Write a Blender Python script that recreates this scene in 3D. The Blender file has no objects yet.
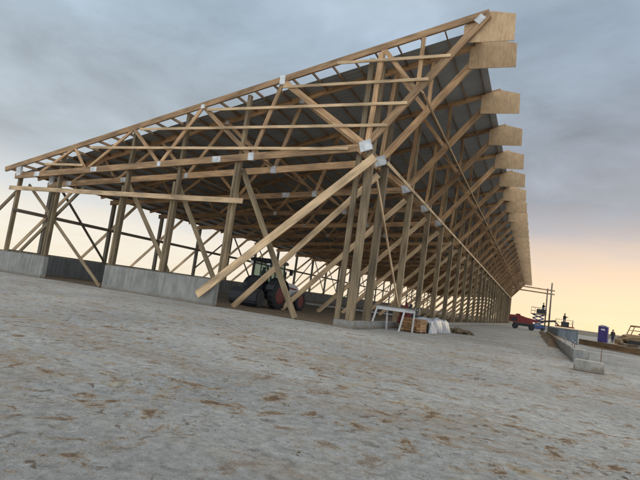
import bpy, bmesh, math, random
from mathutils import Vector, Matrix
random.seed(7)
C = bpy.context.scene.collection
S = bpy.context.scene
# ------------------------------------------------------------------ camera
YAW, PITCH, ROLL = 0.4229, 0.1083, 0.1362
def cam_axes():
    d = Vector((-math.sin(YAW)*math.cos(PITCH), math.cos(YAW)*math.cos(PITCH), math.sin(PITCH)))
    r = Vector((math.cos(YAW), math.sin(YAW), 0)); u = r.cross(d)
    c, s = math.cos(ROLL), math.sin(ROLL)
    return c*r+s*u, -s*r+c*u, d
cr, cu, cd = cam_axes()
cam = bpy.data.objects.new('camera', bpy.data.cameras.new('camera')); C.objects.link(cam)
m = Matrix((cr, cu, -cd)).transposed().to_4x4(); m.translation = (6.540, -18.147, 1.155)
cam.matrix_world = m
cam.data.sensor_width = 36; cam.data.lens = 495.15/640*36
cam.data.clip_start = .05; cam.data.clip_end = 9000
S.camera = cam
# ------------------------------------------------------------------ world
SUN_EL, SUN_AZ = math.radians(7), math.radians(10)      # azimuth clockwise from +Y
w = bpy.data.worlds.new('World'); S.world = w; w.use_nodes = True
nt = w.node_tree; nt.nodes.clear()
def N(nt, t, **k):
    n = nt.nodes.new(t)
    for a, v in k.items(): setattr(n, a, v)
    return n
def ramp(nt, stops, interp='LINEAR'):
    n = N(nt, 'ShaderNodeValToRGB'); e = n.color_ramp.elements; n.color_ramp.interpolation = interp
    while len(e) < len(stops): e.new(.5)
    for i, (p, c) in enumerate(stops):
        e[i].position = p; e[i].color = (c, c, c, 1) if isinstance(c, (int, float)) else (*c, 1)
    return n
def lin(r, g, b): return tuple(((v/255)/12.92 if v/255 < .04045 else ((v/255+.055)/1.055)**2.4) for v in (r, g, b))
def build_world():
    L = nt.links.new
    sky = N(nt, 'ShaderNodeTexSky', sky_type='NISHITA', sun_disc=False, sun_elevation=SUN_EL, sun_rotation=SUN_AZ)
    tc = N(nt, 'ShaderNodeTexCoord'); sep = N(nt, 'ShaderNodeSeparateXYZ'); L(tc.outputs['Generated'], sep.inputs[0])
    # cloud coordinates: project the direction on a high flat layer
    zc = N(nt, 'ShaderNodeMath', operation='MAXIMUM'); L(sep.outputs[2], zc.inputs[0]); zc.inputs[1].default_value = 0
    za = N(nt, 'ShaderNodeMath', operation='ADD'); L(zc.outputs[0], za.inputs[0]); za.inputs[1].default_value = .16
    vd = N(nt, 'ShaderNodeVectorMath', operation='DIVIDE'); L(tc.outputs['Generated'], vd.inputs[0])
    cmb = N(nt, 'ShaderNodeCombineXYZ')
    for i in range(3): L(za.outputs[0], cmb.inputs[i])
    L(cmb.outputs[0], vd.inputs[1])
    fl = N(nt, 'ShaderNodeVectorMath', operation='MULTIPLY'); L(vd.outputs[0], fl.inputs[0]); fl.inputs[1].default_value = (1, 1, .3)
    no = N(nt, 'ShaderNodeTexNoise'); no.inputs['Scale'].default_value = 2.1; no.inputs['Detail'].default_value = 8; no.inputs['Roughness'].default_value = .56; no.inputs['Distortion'].default_value = .35
    L(fl.outputs[0], no.inputs['Vector'])
    no2 = N(nt, 'ShaderNodeTexNoise'); no2.inputs['Scale'].default_value = .5; no2.inputs['Detail'].default_value = 3
    L(fl.outputs[0], no2.inputs['Vector'])
    # azimuth nearness to the setting sun
    dt = N(nt, 'ShaderNodeVectorMath', operation='DOT_PRODUCT'); L(tc.outputs['Generated'], dt.inputs[0])
    dt.inputs[1].default_value = (math.sin(SUN_AZ), math.cos(SUN_AZ), 0)
    az = ramp(nt, [(.0, 0), (.60, .05), (.86, .45), (1, 1)], 'EASE'); L(dt.outputs['Value'], az.inputs[0])
    # wobble the elevation with the clouds so the bands are ragged
    wb = N(nt, 'ShaderNodeMath', operation='MULTIPLY_ADD'); L(no.outputs[0], wb.inputs[0]); wb.inputs[1].default_value = .10
    sh = N(nt, 'ShaderNodeMath', operation='ADD'); L(sep.outputs[2], sh.inputs[0]); sh.inputs[1].default_value = -.05
    L(sh.outputs[0], wb.inputs[2])
    warm = ramp(nt, [(0, lin(238, 214, 180)), (.05, lin(236, 213, 184)), (.10, lin(226, 203, 180)), (.135, lin(210, 192, 180)), (.18, lin(168, 166, 172)), (.225, lin(144, 150, 161)), (.5, lin(142, 155, 173)), (.62, lin(158, 170, 183)), (.8, lin(222, 219, 213)), (1, lin(228, 224, 216))])
    cool = ramp(nt, [(0, lin(236, 226, 206)), (.07, lin(234, 228, 216)), (.13, lin(208, 212, 213)), (.20, lin(170, 178, 184)), (.33, lin(160, 171, 180)), (.50, lin(166, 184, 199)), (.60, lin(178, 191, 202)), (.8, lin(222, 219, 213)), (1, lin(228, 224, 216))])  # top stops of both ramps brightened as added fill from above the view
    L(wb.outputs[0], warm.inputs[0]); L(wb.outputs[0], cool.inputs[0])
    mx = N(nt, 'ShaderNodeMix', data_type='RGBA'); L(az.outputs[0], mx.inputs[0]); L(cool.outputs[0], mx.inputs[6]); L(warm.outputs[0], mx.inputs[7])
    # cloud brightness, only above the bright strip
    cb = ramp(nt, [(.28, .72), (.40, .86), (.5, .97), (.58, 1.04), (.72, 1.18)]); L(no.outputs[0], cb.inputs[0])
    cb2 = ramp(nt, [(.35, .92), (.65, 1.08)]); L(no2.outputs[0], cb2.inputs[0])
    cm = N(nt, 'ShaderNodeMath', operation='MULTIPLY'); L(cb.outputs[0], cm.inputs[0]); L(cb2.outputs[0], cm.inputs[1])
    up = ramp(nt, [(.08, .15), (.26, 1)]); L(sep.outputs[2], up.inputs[0])
    m1 = N(nt, 'ShaderNodeMix', data_type='FLOAT'); L(up.outputs[0], m1.inputs[0]); m1.inputs[2].default_value = 1; L(cm.outputs[0], m1.inputs[3])
    sc = N(nt, 'ShaderNodeVectorMath', operation='SCALE'); L(mx.outputs[2], sc.inputs[0]); L(m1.outputs[0], sc.inputs['Scale'])
    bk = ramp(nt, [(.0, 1.0), (.28, .0)]); L(dt.outputs['Value'], bk.inputs[0])        # added fill: unseen sky away from the sunset brightened to lift the timber
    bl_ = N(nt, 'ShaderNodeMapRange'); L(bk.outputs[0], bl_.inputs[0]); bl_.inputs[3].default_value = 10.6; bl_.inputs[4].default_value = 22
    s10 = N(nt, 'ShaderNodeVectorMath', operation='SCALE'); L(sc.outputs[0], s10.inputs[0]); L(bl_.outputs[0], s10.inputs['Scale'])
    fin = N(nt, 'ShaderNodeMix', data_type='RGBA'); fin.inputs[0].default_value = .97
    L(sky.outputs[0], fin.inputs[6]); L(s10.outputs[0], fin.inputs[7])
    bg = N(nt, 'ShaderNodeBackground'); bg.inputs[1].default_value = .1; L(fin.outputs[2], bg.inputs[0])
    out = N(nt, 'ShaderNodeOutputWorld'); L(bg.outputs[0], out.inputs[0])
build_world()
sl = bpy.data.lights.new('sun', 'SUN'); sl.energy = .6; sl.angle = math.radians(14); sl.color = (1, .80, .55)
so = bpy.data.objects.new('sun', sl); C.objects.link(so)
sd = Vector((math.sin(SUN_AZ)*math.cos(SUN_EL), math.cos(SUN_AZ)*math.cos(SUN_EL), math.sin(SUN_EL)))
so.rotation_euler = sd.to_track_quat('Z', 'Y').to_euler(); so.location = (0, 0, 40)
S.view_settings.view_transform = 'Standard'; S.view_settings.look = 'None'; S.view_settings.gamma = 1
S.view_settings.exposure = .12; S.view_settings.use_curve_mapping = False
# ------------------------------------------------------------------ helpers
def tag(o, label=None, cat=None, group=None, kind=None):
    if label: o['label'] = label
    if cat: o['category'] = cat
    if group: o['group'] = group
    if kind: o['kind'] = kind
    return o
def empty(name, loc, rz=0):
    o = bpy.data.objects.new(name, None); C.objects.link(o); o.location = loc; o.rotation_euler = (0, 0, rz); o.empty_display_size = .2
    return o
class MB:
    """collects bars, boxes and tubes, with UVs in metres (u along the grain)"""
    def __init__(s): s.v = []; s.f = []; s.uv = []; s.mi = []; s.sm = []
    def face(s, ids, uvs, mi=0, sm=False): s.f.append(ids); s.uv.append(uvs); s.mi.append(mi); s.sm.append(sm)
    def bar(s, p0, p1, w, d, n=(0, 1, 0), cut0=None, cut1=None, mi=0):
        p0, p1, n = Vector(p0), Vector(p1), Vector(n).normalized()
        a = (p1-p0); L = a.length; a.normalize(); b = n.cross(a).normalized(); n = a.cross(b).normalized()
        b0 = len(s.v); ou, ov = random.random()*9, random.random()*9
        for t, p in ((0, p0), (L, p1)):
            for (x, y) in ((-1, -1), (1, -1), (1, 1), (-1, 1)): s.v.append(p+b*x*w/2+n*y*d/2)
        per = [0, w, w+d, 2*w+d, 2*w+2*d]
        for i in range(4):
            j = (i+1) % 4
            s.face([b0+i, b0+j, b0+4+j, b0+4+i], [(ou, ov+per[i]), (ou, ov+per[i+1]), (ou+L, ov+per[i+1]), (ou+L, ov+per[i])], mi)
        s.face([b0+3, b0+2, b0+1, b0], [(ou, ov), (ou+.02, ov), (ou+.02, ov+.1), (ou, ov+.1)], mi)
        s.face([b0+4, b0+5, b0+6, b0+7], [(ou, ov), (ou+.02, ov), (ou+.02, ov+.1), (ou, ov+.1)], mi)
        return s
    def box(s, x0, x1, y0, y1, z0, z1, mi=0):
        return s.bar(((x0+x1)/2, (y0+y1)/2, z0), ((x0+x1)/2, (y0+y1)/2, z1), x1-x0, y1-y0, (0, 1, 0), mi=mi)
    def prism(s, pts, y0, y1, mi=0):
        """outline in x,z extruded along y"""
        b0 = len(s.v); n = len(pts)
        for y in (y0, y1):
            for x, z in pts: s.v.append(Vector((x, y, z)))
        s.face([b0+i for i in range(n)], [(x, z) for x, z in pts], mi)
        s.face([b0+n+i for i in reversed(range(n))], [pts[i] for i in reversed(range(n))], mi)
        for i in range(n):
            j = (i+1) % n
            s.face([b0+j, b0+i, b0+n+i, b0+n+j], [(0, 0), (1, 0), (1, y1-y0), (0, y1-y0)], mi)
        return s
    def tube(s, p0, p1, r0, r1=None, n=10, mi=0, cap=True):
        r1 = r0 if r1 is None else r1
        p0, p1 = Vector(p0), Vector(p1); a = (p1-p0); L = a.length; a.normalize()
        b = a.orthogonal().normalized(); c = a.cross(b); b0 = len(s.v)
        for p, r in ((p0, r0), (p1, r1)):
            for i in range(n):
                t = 2*math.pi*i/n; s.v.append(p+b*math.cos(t)*r+c*math.sin(t)*r)
        for i in range(n):
            j = (i+1) % n
            s.face([b0+i, b0+j, b0+n+j, b0+n+i], [(0, i/n), (0, (i+1)/n), (L, (i+1)/n), (L, i/n)], mi, True)
        if cap:
            s.face([b0+i for i in reversed(range(n))], [(0, 0)]*n, mi); s.face([b0+n+i for i in range(n)], [(0, 0)]*n, mi)
        return s
    def path(s, pts, r, n=8, mi=0):
        for a, b in zip(pts[:-1], pts[1:]): s.tube(a, b, r, r, n, mi)
        return s
    def lathe(s, c, axis, prof, n=24, mi=0, cap=True):
        """prof: (offset along axis, radius)"""
        c, a = Vector(c), Vector(axis).normalized(); b = a.orthogonal().normalized(); d = a.cross(b); b0 = len(s.v)
        for h, r in prof:
            for i in range(n):
                t = 2*math.pi*i/n; s.v.append(c+a*h+(b*math.cos(t)+d*math.sin(t))*r)
        for k in range(len(prof)-1):
            for i in range(n):
                j = (i+1) % n
                s.face([b0+k*n+i, b0+k*n+j, b0+(k+1)*n+j, b0+(k+1)*n+i], [(0, 0), (0, 1), (1, 1), (1, 0)], mi, True)
        if not cap: return s
        s.face([b0+i for i in reversed(range(n))], [(0, 0)]*n, mi); e = b0+(len(prof)-1)*n
        s.face([e+i for i in range(n)], [(0, 0)]*n, mi)
        return s
    def mesh(s, name, mats):
        me = bpy.data.meshes.new(name); me.from_pydata([tuple(v) for v in s.v], [], s.f)
        uv = me.uv_layers.new(name='UVMap'); k = 0
        for f in s.uv:
            for q in f: uv.data[k].uv = q; k += 1
        for i, p in enumerate(me.polygons): p.material_index = s.mi[i]; p.use_smooth = s.sm[i]
        for mt in (mats if isinstance(mats, (list, tuple)) else [mats]): me.materials.append(mt)
        me.update(); return me
    def build(s, name, mats, parent=None, bevel=0):
        me = s.mesh(name, mats)
        if bevel:
            bm = bmesh.new(); bm.from_mesh(me)
            bmesh.ops.recalc_face_normals(bm, faces=bm.faces[:])
            es = [e for e in bm.edges if len(e.link_faces) == 2 and e.calc_face_angle() > .6]
            bmesh.ops.bevel(bm, geom=es, offset=bevel, segments=2, affect='EDGES', clamp_overlap=True)
            bm.to_mesh(me); bm.free()
        o = bpy.data.objects.new(name, me); C.objects.link(o); o.parent = parent
        return o
def inst(me, name, parent=None, loc=(0, 0, 0)):
    o = bpy.data.objects.new(name, me); C.objects.link(o); o.parent = parent; o.location = loc; return o
# ------------------------------------------------------------------ materials
def mat(name): 
    mm = bpy.data.materials.new(name); mm.use_nodes = True; t = mm.node_tree
    return mm, t, t.nodes['Principled BSDF'], t.links.new
def wood(name, dark, light, rough=.75, grain=1, mottled=0, vary=.35):
    mm, t, b, L = mat(name)
    uv = N(t, 'ShaderNodeUVMap'); oi = N(t, 'ShaderNodeObjectInfo')
    mp = N(t, 'ShaderNodeMapping'); mp.inputs['Scale'].default_value = (1.2, 26*grain, 1); L(uv.outputs[0], mp.inputs[0])
    ad = N(t, 'ShaderNodeVectorMath', operation='ADD'); L(mp.outputs[0], ad.inputs[0])
    rs = N(t, 'ShaderNodeVectorMath', operation='SCALE'); rs.inputs[0].default_value = (7, 31, 0); L(oi.outputs['Random'], rs.inputs['Scale']); L(rs.outputs[0], ad.inputs[1])
    n1 = N(t, 'ShaderNodeTexNoise'); n1.inputs['Scale'].default_value = 1; n1.inputs['Detail'].default_value = 6; n1.inputs['Distortion'].default_value = .6; L(ad.outputs[0], n1.inputs['Vector'])
    r = ramp(t, [(.28, dark), (.5, tuple((a+b_)/2 for a, b_ in zip(dark, light))), (.68, light)]); L(n1.outputs[0], r.inputs[0])
    # knots and weather patches
    mp2 = N(t, 'ShaderNodeMapping'); mp2.inputs['Scale'].default_value = (.9, 3.5, 1); L(uv.outputs[0], mp2.inputs[0])
    ad2 = N(t, 'ShaderNodeVectorMath', operation='ADD'); L(mp2.outputs[0], ad2.inputs[0]); L(rs.outputs[0], ad2.inputs[1])
    n2 = N(t, 'ShaderNodeTexNoise'); n2.inputs['Scale'].default_value = .8; n2.inputs['Detail'].default_value = 4; L(ad2.outputs[0], n2.inputs['Vector'])
    r2 = ramp(t, [(.33, .56), (.6, 1.14)]); L(n2.outputs[0], r2.inputs[0])
    vo = N(t, 'ShaderNodeTexVoronoi'); vo.inputs['Scale'].default_value = 1.4
    mp3 = N(t, 'ShaderNodeMapping'); mp3.inputs['Scale'].default_value = (1, 5, 1); L(ad2.outputs[0], mp3.inputs[0]); L(mp3.outputs[0], vo.inputs['Vector'])
    rk = ramp(t, [(.03, .35), (.10, 1)]); L(vo.outputs['Distance'], rk.inputs[0])
    k = N(t, 'ShaderNodeMath', operation='MULTIPLY'); L(r2.outputs[0], k.inputs[0]); L(rk.outputs[0], k.inputs[1])
    rv = N(t, 'ShaderNodeMapRange'); L(oi.outputs['Random'], rv.inputs[0]); rv.inputs[3].default_value = 1-vary; rv.inputs[4].default_value = 1+vary*.5
    k2 = N(t, 'ShaderNodeMath', operation='MULTIPLY'); L(k.outputs[0], k2.inputs[0]); L(rv.outputs[0], k2.inputs[1])
    sc = N(t, 'ShaderNodeVectorMath', operation='SCALE'); L(r.outputs[0], sc.inputs[0]); L(k2.outputs[0], sc.inputs['Scale'])
    L(sc.outputs[0], b.inputs['Base Color']); b.inputs['Roughness'].default_value = rough
    bp = N(t, 'ShaderNodeBump'); bp.inputs['Strength'].default_value = .25; bp.inputs['Distance'].default_value = .01; L(n1.outputs[0], bp.inputs['Height']); L(bp.outputs[0], b.inputs['Normal'])
    return mm
def plain(name, col, rough=.6, metal=0, noise=.25, scale=6, bump=.1, spec=None):
    mm, t, b, L = mat(name)
    tc = N(t, 'ShaderNodeTexCoord'); n1 = N(t, 'ShaderNodeTexNoise'); n1.inputs['Scale'].default_value = scale; n1.inputs['Detail'].default_value = 6
    L(tc.outputs['Object'], n1.inputs['Vector'])
    r = ramp(t, [(.3, tuple(c*(1-noise) for c in col)), (.7, tuple(min(1, c*(1+noise)) for c in col))]); L(n1.outputs[0], r.inputs[0])
    L(r.outputs[0], b.inputs['Base Color']); b.inputs['Roughness'].default_value = rough; b.inputs['Metallic'].default_value = metal
    if bump:
        bp = N(t, 'ShaderNodeBump'); bp.inputs['Strength'].default_value = bump; bp.inputs['Distance'].default_value = .02; L(n1.outputs[0], bp.inputs['Height']); L(bp.outputs[0], b.inputs['Normal'])
    return mm
M = {}
M['pine'] = wood('pine', (.33, .18, .085), (.72, .46, .25), vary=.4)
M['pale'] = wood('pale_pine', (.46, .31, .17), (.76, .545, .335), vary=.2)
M['post'] = wood('treated_post', (.135, .098, .055), (.32, .235, .14), vary=.38)
M['plank'] = wood('stacked_lumber', (.24, .12, .05), (.46, .26, .12), vary=.3)
def plywood():
    mm, t, b, L = mat('gusset_plywood')
    tc = N(t, 'ShaderNodeTexCoord'); oi = N(t, 'ShaderNodeObjectInfo')
    rs = N(t, 'ShaderNodeVectorMath', operation='SCALE'); rs.inputs[0].default_value = (17, 0, 23); L(oi.outputs['Random'], rs.inputs['Scale'])
    ad = N(t, 'ShaderNodeVectorMath', operation='ADD'); L(tc.outputs['Object'], ad.inputs[0]); L(rs.outputs[0], ad.inputs[1])
    mp = N(t, 'ShaderNodeMapping'); mp.inputs['Scale'].default_value = (11, 1, 2.0); L(ad.outputs[0], mp.inputs[0])
    n1 = N(t, 'ShaderNodeTexNoise'); n1.inputs['Scale'].default_value = 1; n1.inputs['Detail'].default_value = 8; n1.inputs['Roughness'].default_value = .6; n1.inputs['Distortion'].default_value = 1.4; L(mp.outputs[0], n1.inputs['Vector'])
    r_ = ramp(t, [(.30, (.42, .26, .135)), (.46, (.52, .345, .195)), (.62, (.58, .40, .235))]); L(n1.outputs[0], r_.inputs[0])
    n2 = N(t, 'ShaderNodeTexNoise'); n2.inputs['Scale'].default_value = 2.6; n2.inputs['Detail'].default_value = 6; L(ad.outputs[0], n2.inputs['Vector'])
    r2 = ramp(t, [(.35, .90), (.62, 1.05)]); L(n2.outputs[0], r2.inputs[0])
    vo = N(t, 'ShaderNodeTexVoronoi'); vo.inputs['Scale'].default_value = 3.4; L(ad.outputs[0], vo.inputs['Vector'])
    rk = ramp(t, [(.05, .3), (.09, 1)]); L(vo.outputs['Distance'], rk.inputs[0])
    k = N(t, 'ShaderNodeMath', operation='MULTIPLY'); L(r2.outputs[0], k.inputs[0]); L(rk.outputs[0], k.inputs[1])
    rv = N(t, 'ShaderNodeMapRange'); L(oi.outputs['Random'], rv.inputs[0]); rv.inputs[3].default_value = .82; rv.inputs[4].default_value = 1.08
    k2 = N(t, 'ShaderNodeMath', operation='MULTIPLY'); L(k.outputs[0], k2.inputs[0]); L(rv.outputs[0], k2.inputs[1])
    sc = N(t, 'ShaderNodeVectorMath', operation='SCALE'); L(r_.outputs[0], sc.inputs[0]); L(k2.outputs[0], sc.inputs['Scale'])
    L(sc.outputs[0], b.inputs['Base Color']); b.inputs['Roughness'].default_value = .75
    return mm
M['ply'] = plywood()
M['grey_wood'] = wood('grey_wood', (.10, .085, .065), (.22, .185, .14), vary=.25)
M['purlin'] = wood('purlin_pine', (.17, .105, .055), (.33, .215, .12))
M['zinc'] = plain('zinc_plate', (.56, .57, .58), .5, .3, .3, 5, .5)
M['roof'] = plain('roof_steel', (.34, .355, .365), .5, .2, .12, .8, 0)
M['black'] = plain('black_rubber', (.018, .018, .02), .75, 0, .3, 12)
M['dark'] = plain('dark_paint', (.018, .02, .024), .45, 0, .3, 5)
M['white'] = plain('white_paint', (.55, .54, .55), .4, 0, .12, 4)
M['red'] = plain('red_paint', (.19, .018, .018), .45, 0, .25, 3)
M['rim'] = plain('red_rim', (.12, .014, .018), .5, 0, .3, 5)
M['dark_red'] = plain('dark_red_cloth', (.10, .018, .018), .9, 0, .4, 8)
M['blue'] = plain('blue_paint', (.05, .09, .22), .45, 0, .25, 3)
M['purple'] = plain('purple_plastic', (.04, .025, .14), .5, 0, .15, 2)
M['tarp'] = plain('white_tarp', (.33, .35, .38), .55, 0, .15, 5, .8)
M['steel'] = plain('steel_rail', (.38, .38, .37), .5, .5, .2, 5)
M['rust'] = plain('rusty_steel', (.16, .08, .045), .8, .2, .4, 14, .3)
M['tan'] = plain('tan_machine_paint', (.30, .20, .10), .6, 0, .3, 4)
M['jacket'] = plain('dark_jacket', (.022, .022, .026), .9, 0, .3, 9)
M['trousers'] = plain('work_trousers', (.035, .04, .06), .9, 0, .3, 9)
M['skin'] = plain('skin', (.36, .20, .14), .6, 0, .08, 9)
M['hat'] = plain('dark_hat', (.03, .028, .028), .6, 0, .2, 9)
gl, t_, b_, L_ = mat('cab_glass'); b_.inputs['Base Color'].default_value = (.45, .52, .48, 1); b_.inputs['Roughness'].default_value = .05
b_.inputs['Transmission Weight'].default_value = .95; b_.inputs['IOR'].default_value = 1.1; M['glass'] = gl
def concrete(name, base, streak=True, brown=.0):
    mm, t, b, L = mat(name)
    tc = N(t, 'ShaderNodeTexCoord')
    n1 = N(t, 'ShaderNodeTexNoise'); n1.inputs['Scale'].default_value = 1.3; n1.inputs['Detail'].default_value = 8; n1.inputs['Roughness'].default_value = .65
    L(tc.outputs['Object'], n1.inputs['Vector'])
    mp = N(t, 'ShaderNodeMapping'); mp.inputs['Scale'].default_value = (7, 7, .7); L(tc.outputs['Object'], mp.inputs[0])
    n2 = N(t, 'ShaderNodeTexNoise'); n2.inputs['Scale'].default_value = 1; n2.inputs['Detail'].default_value = 5; L(mp.outputs[0], n2.inputs['Vector'])
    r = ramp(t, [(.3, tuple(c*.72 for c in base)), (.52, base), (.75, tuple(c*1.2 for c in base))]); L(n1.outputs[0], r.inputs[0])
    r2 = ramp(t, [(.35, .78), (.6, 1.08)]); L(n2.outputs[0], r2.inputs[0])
    # dirt splashed along the foot
    sp = N(t, 'ShaderNodeSeparateXYZ'); L(tc.outputs['Object'], sp.inputs[0])
    hz = N(t, 'ShaderNodeMath', operation='MULTIPLY_ADD'); L(n2.outputs[0], hz.inputs[0]); hz.inputs[1].default_value = -.55
    zz = N(t, 'ShaderNodeMath', operation='ADD'); L(sp.outputs[2], zz.inputs[0]); zz.inputs[1].default_value = .22; L(zz.outputs[0], hz.inputs[2])
    rf = ramp(t, [(0, .75), (.10, 0)]); L(hz.outputs[0], rf.inputs[0])
    sc = N(t, 'ShaderNodeVectorMath', operation='SCALE'); L(r.outputs[0], sc.inputs[0]); L(r2.outputs[0], sc.inputs['Scale'])
    mx = N(t, 'ShaderNodeMix', data_type='RGBA'); L(rf.outputs[0], mx.inputs[0]); L(sc.outputs[0], mx.inputs[6]); mx.inputs[7].default_value = (.16, .125, .09, 1)
    # form tie joints
    L(mx.outputs[2], b.inputs['Base Color']); b.inputs['Roughness'].default_value = .85
    bp = N(t, 'ShaderNodeBump'); bp.inputs['Strength'].default_value = .4; bp.inputs['Distance'].default_value = .02; L(n1.outputs[0], bp.inputs['Height']); L(bp.outputs[0], b.inputs['Normal'])
    return mm
M['conc'] = concrete('wall_concrete', (.26, .257, .243))
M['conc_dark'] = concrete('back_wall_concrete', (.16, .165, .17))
M['conc_warm'] = concrete('block_concrete', (.29, .28, .25))
M['conc_blue'] = concrete('blue_grey_concrete', (.16, .19, .215))
def ground_mat(name, kind):
    mm, t, b, L = mat(name)
    tc = N(t, 'ShaderNodeTexCoord'); P = tc.outputs['Object']
    def noise(s, det=6, rough=.55, dist=0, vec=None):
        n = N(t, 'ShaderNodeTexNoise'); n.inputs['Scale'].default_value = s; n.inputs['Detail'].default_value = det; n.inputs['Roughness'].default_value = rough; n.inputs['Distortion'].default_value = dist
        L(vec or P, n.inputs['Vector']); return n.outputs[0]
    def mult(a, b2):
        k = N(t, 'ShaderNodeMath', operation='MULTIPLY')
        for i, x in enumerate((a, b2)):
            if isinstance(x, (int, float)): k.inputs[i].default_value = x
            else: L(x, k.inputs[i])
        return k.outputs[0]
    def mixc(f, a, b2):
        k = N(t, 'ShaderNodeMix', data_type='RGBA')
        if isinstance(f, (int, float)): k.inputs[0].default_value = f
        else: L(f, k.inputs[0])
        for i, x in ((6, a), (7, b2)):
            if isinstance(x, tuple): k.inputs[i].default_value = (*x, 1)
            else: L(x, k.inputs[i])
        return k.outputs[2]
    def rm(x, stops): r = ramp(t, stops); L(x, r.inputs[0]); return r.outputs[0]
    if kind == 'apron':
        big = rm(noise(.22, 5, .6, .4), [(.32, (.245, .252, .25)), (.5, (.315, .322, .316)), (.68, (.385, .39, .378))])
        fine = rm(noise(9, 8, .7), [(.3, .60), (.5, 1.0), (.72, 1.38)])
        sc = N(t, 'ShaderNodeVectorMath', operation='SCALE'); L(big, sc.inputs[0]); L(fine, sc.inputs['Scale']); col = sc.outputs[0]
        # dried mud film in wide drags running along x
        mp = N(t, 'ShaderNodeMapping'); mp.inputs['Scale'].default_value = (.30, .75, 1); mp.inputs['Rotation'].default_value = (0, 0, .35); L(P, mp.inputs[0])
        drag = rm(noise(1.0, 9, .68, .7, mp.outputs[0]), [(.52, 0), (.60, .5), (.70, .85)])
        ragged = rm(noise(5, 8, .7), [(.38, .15), (.58, 1)])
        col = mixc(mult(drag, ragged), col, (.245, .175, .11))
        # darker clumps of mud inside and around the drags
        mask = rm(noise(.5, 4, .55, .3), [(.32, .4), (.52, 1)])
        cl = rm(noise(2.6, 10, .74, .5), [(.575, 0), (.605, 1)])
        halo = rm(noise(2.6, 10, .74, .5), [(.53, 0), (.575, .75)])
        col = mixc(mult(mask, halo), col, (.29, .215, .135))
        col = mixc(mult(mult(mask, cl), .9), col, (.12, .072, .04))
        cl2 = rm(noise(6.5, 9, .72, .8), [(.575, 0), (.60, 1)])
        col = mixc(mult(mult(mask, cl2), .8), col, (.10, .066, .04))
        stw = rm(noise(.9, 10, .72, .9), [(.57, 0), (.65, .7)])
        col = mixc(mult(stw, ragged), col, (.37, .285, .17))
        # small specks
        sp = rm(noise(21, 6, .65), [(.61, 0), (.65, 1)])
        col = mixc(mult(mult(mask, sp), .75), col, (.12, .085, .06))
        # pale cement dust
        du = rm(noise(1.7, 7, .65, .6), [(.62, 0), (.74, .5)])
        col = mixc(du, col, (.42, .42, .40))
        gr = rm(noise(75, 6, .75), [(.32, .68), (.5, 1.0), (.68, 1.30)])
        g2 = N(t, 'ShaderNodeVectorMath', operation='SCALE'); L(col, g2.inputs[0]); L(gr, g2.inputs['Scale']); col = g2.outputs[0]
        # scuffed tyre marks
        wv = N(t, 'ShaderNodeMapping'); wv.inputs['Rotation'].default_value = (0, 0, -.5); wv.inputs['Scale'].default_value = (.12, 2.6, 1); L(P, wv.inputs[0])
        ty = rm(noise(1, 4, .5, .2, wv.outputs[0]), [(.60, 0), (.66, .22)]); col = mixc(ty, col, (.17, .17, .17))
        h = noise(24, 10, .78); hb = noise(2.2, 9, .72, .3); st, di = .75, .04
        rough = .9
    elif kind == 'gravel':
        big = rm(noise(.3, 5), [(.35, (.15, .157, .16)), (.65, (.27, .27, .265))])
        v = N(t, 'ShaderNodeTexVoronoi'); v.inputs['Scale'].default_value = 7; L(P, v.inputs['Vector'])
        fine = rm(v.outputs['Distance'], [(.08, .45), (.5, 1.25)])
        sc = N(t, 'ShaderNodeVectorMath', operation='SCALE'); L(big, sc.inputs[0]); L(fine, sc.inputs['Scale']); col = sc.outputs[0]
        col = mixc(rm(noise(.7, 8, .7), [(.55, 0), (.66, .7)]), col, (.17, .135, .10))
        h = v.outputs['Distance']; hb = noise(2, 8); st, di = .5, .04; rough = .95
    elif kind == 'dirt':
        col = rm(noise(1.1, 9, .7), [(.3, (.085, .06, .04)), (.55, (.15, .11, .072)), (.75, (.22, .175, .12))])
        h = noise(8, 9, .7); hb = noise(1, 6); st, di = .7, .06; rough = .95
    else:
        col = rm(noise(.05, 9, .7), [(.3, (.06, .058, .05)), (.6, (.115, .10, .08)), (.75, (.16, .15, .12))])
        h = noise(3, 9, .7); hb = noise(.4, 6); st, di = .5, .08; rough = .95
    L(col, b.inputs['Base Color']); b.inputs['Roughness'].default_value = rough; b.inputs['Specular IOR Level'].default_value = .25
    hs = N(t, 'ShaderNodeMath', operation='ADD'); L(h, hs.inputs[0]); L(hb, hs.inputs[1])
    bp = N(t, 'ShaderNodeBump'); bp.inputs['Strength'].default_value = st; bp.inputs['Distance'].default_value = di; L(hs.outputs[0], bp.inputs['Height']); L(bp.outputs[0], b.inputs['Normal'])
    return mm
M['apron'] = ground_mat('apron_concrete', 'apron'); M['gravel'] = ground_mat('blue_gravel', 'gravel'); M['dirt'] = ground_mat('brown_dirt', 'dirt'); M['field'] = ground_mat('field_soil', 'field')
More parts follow.
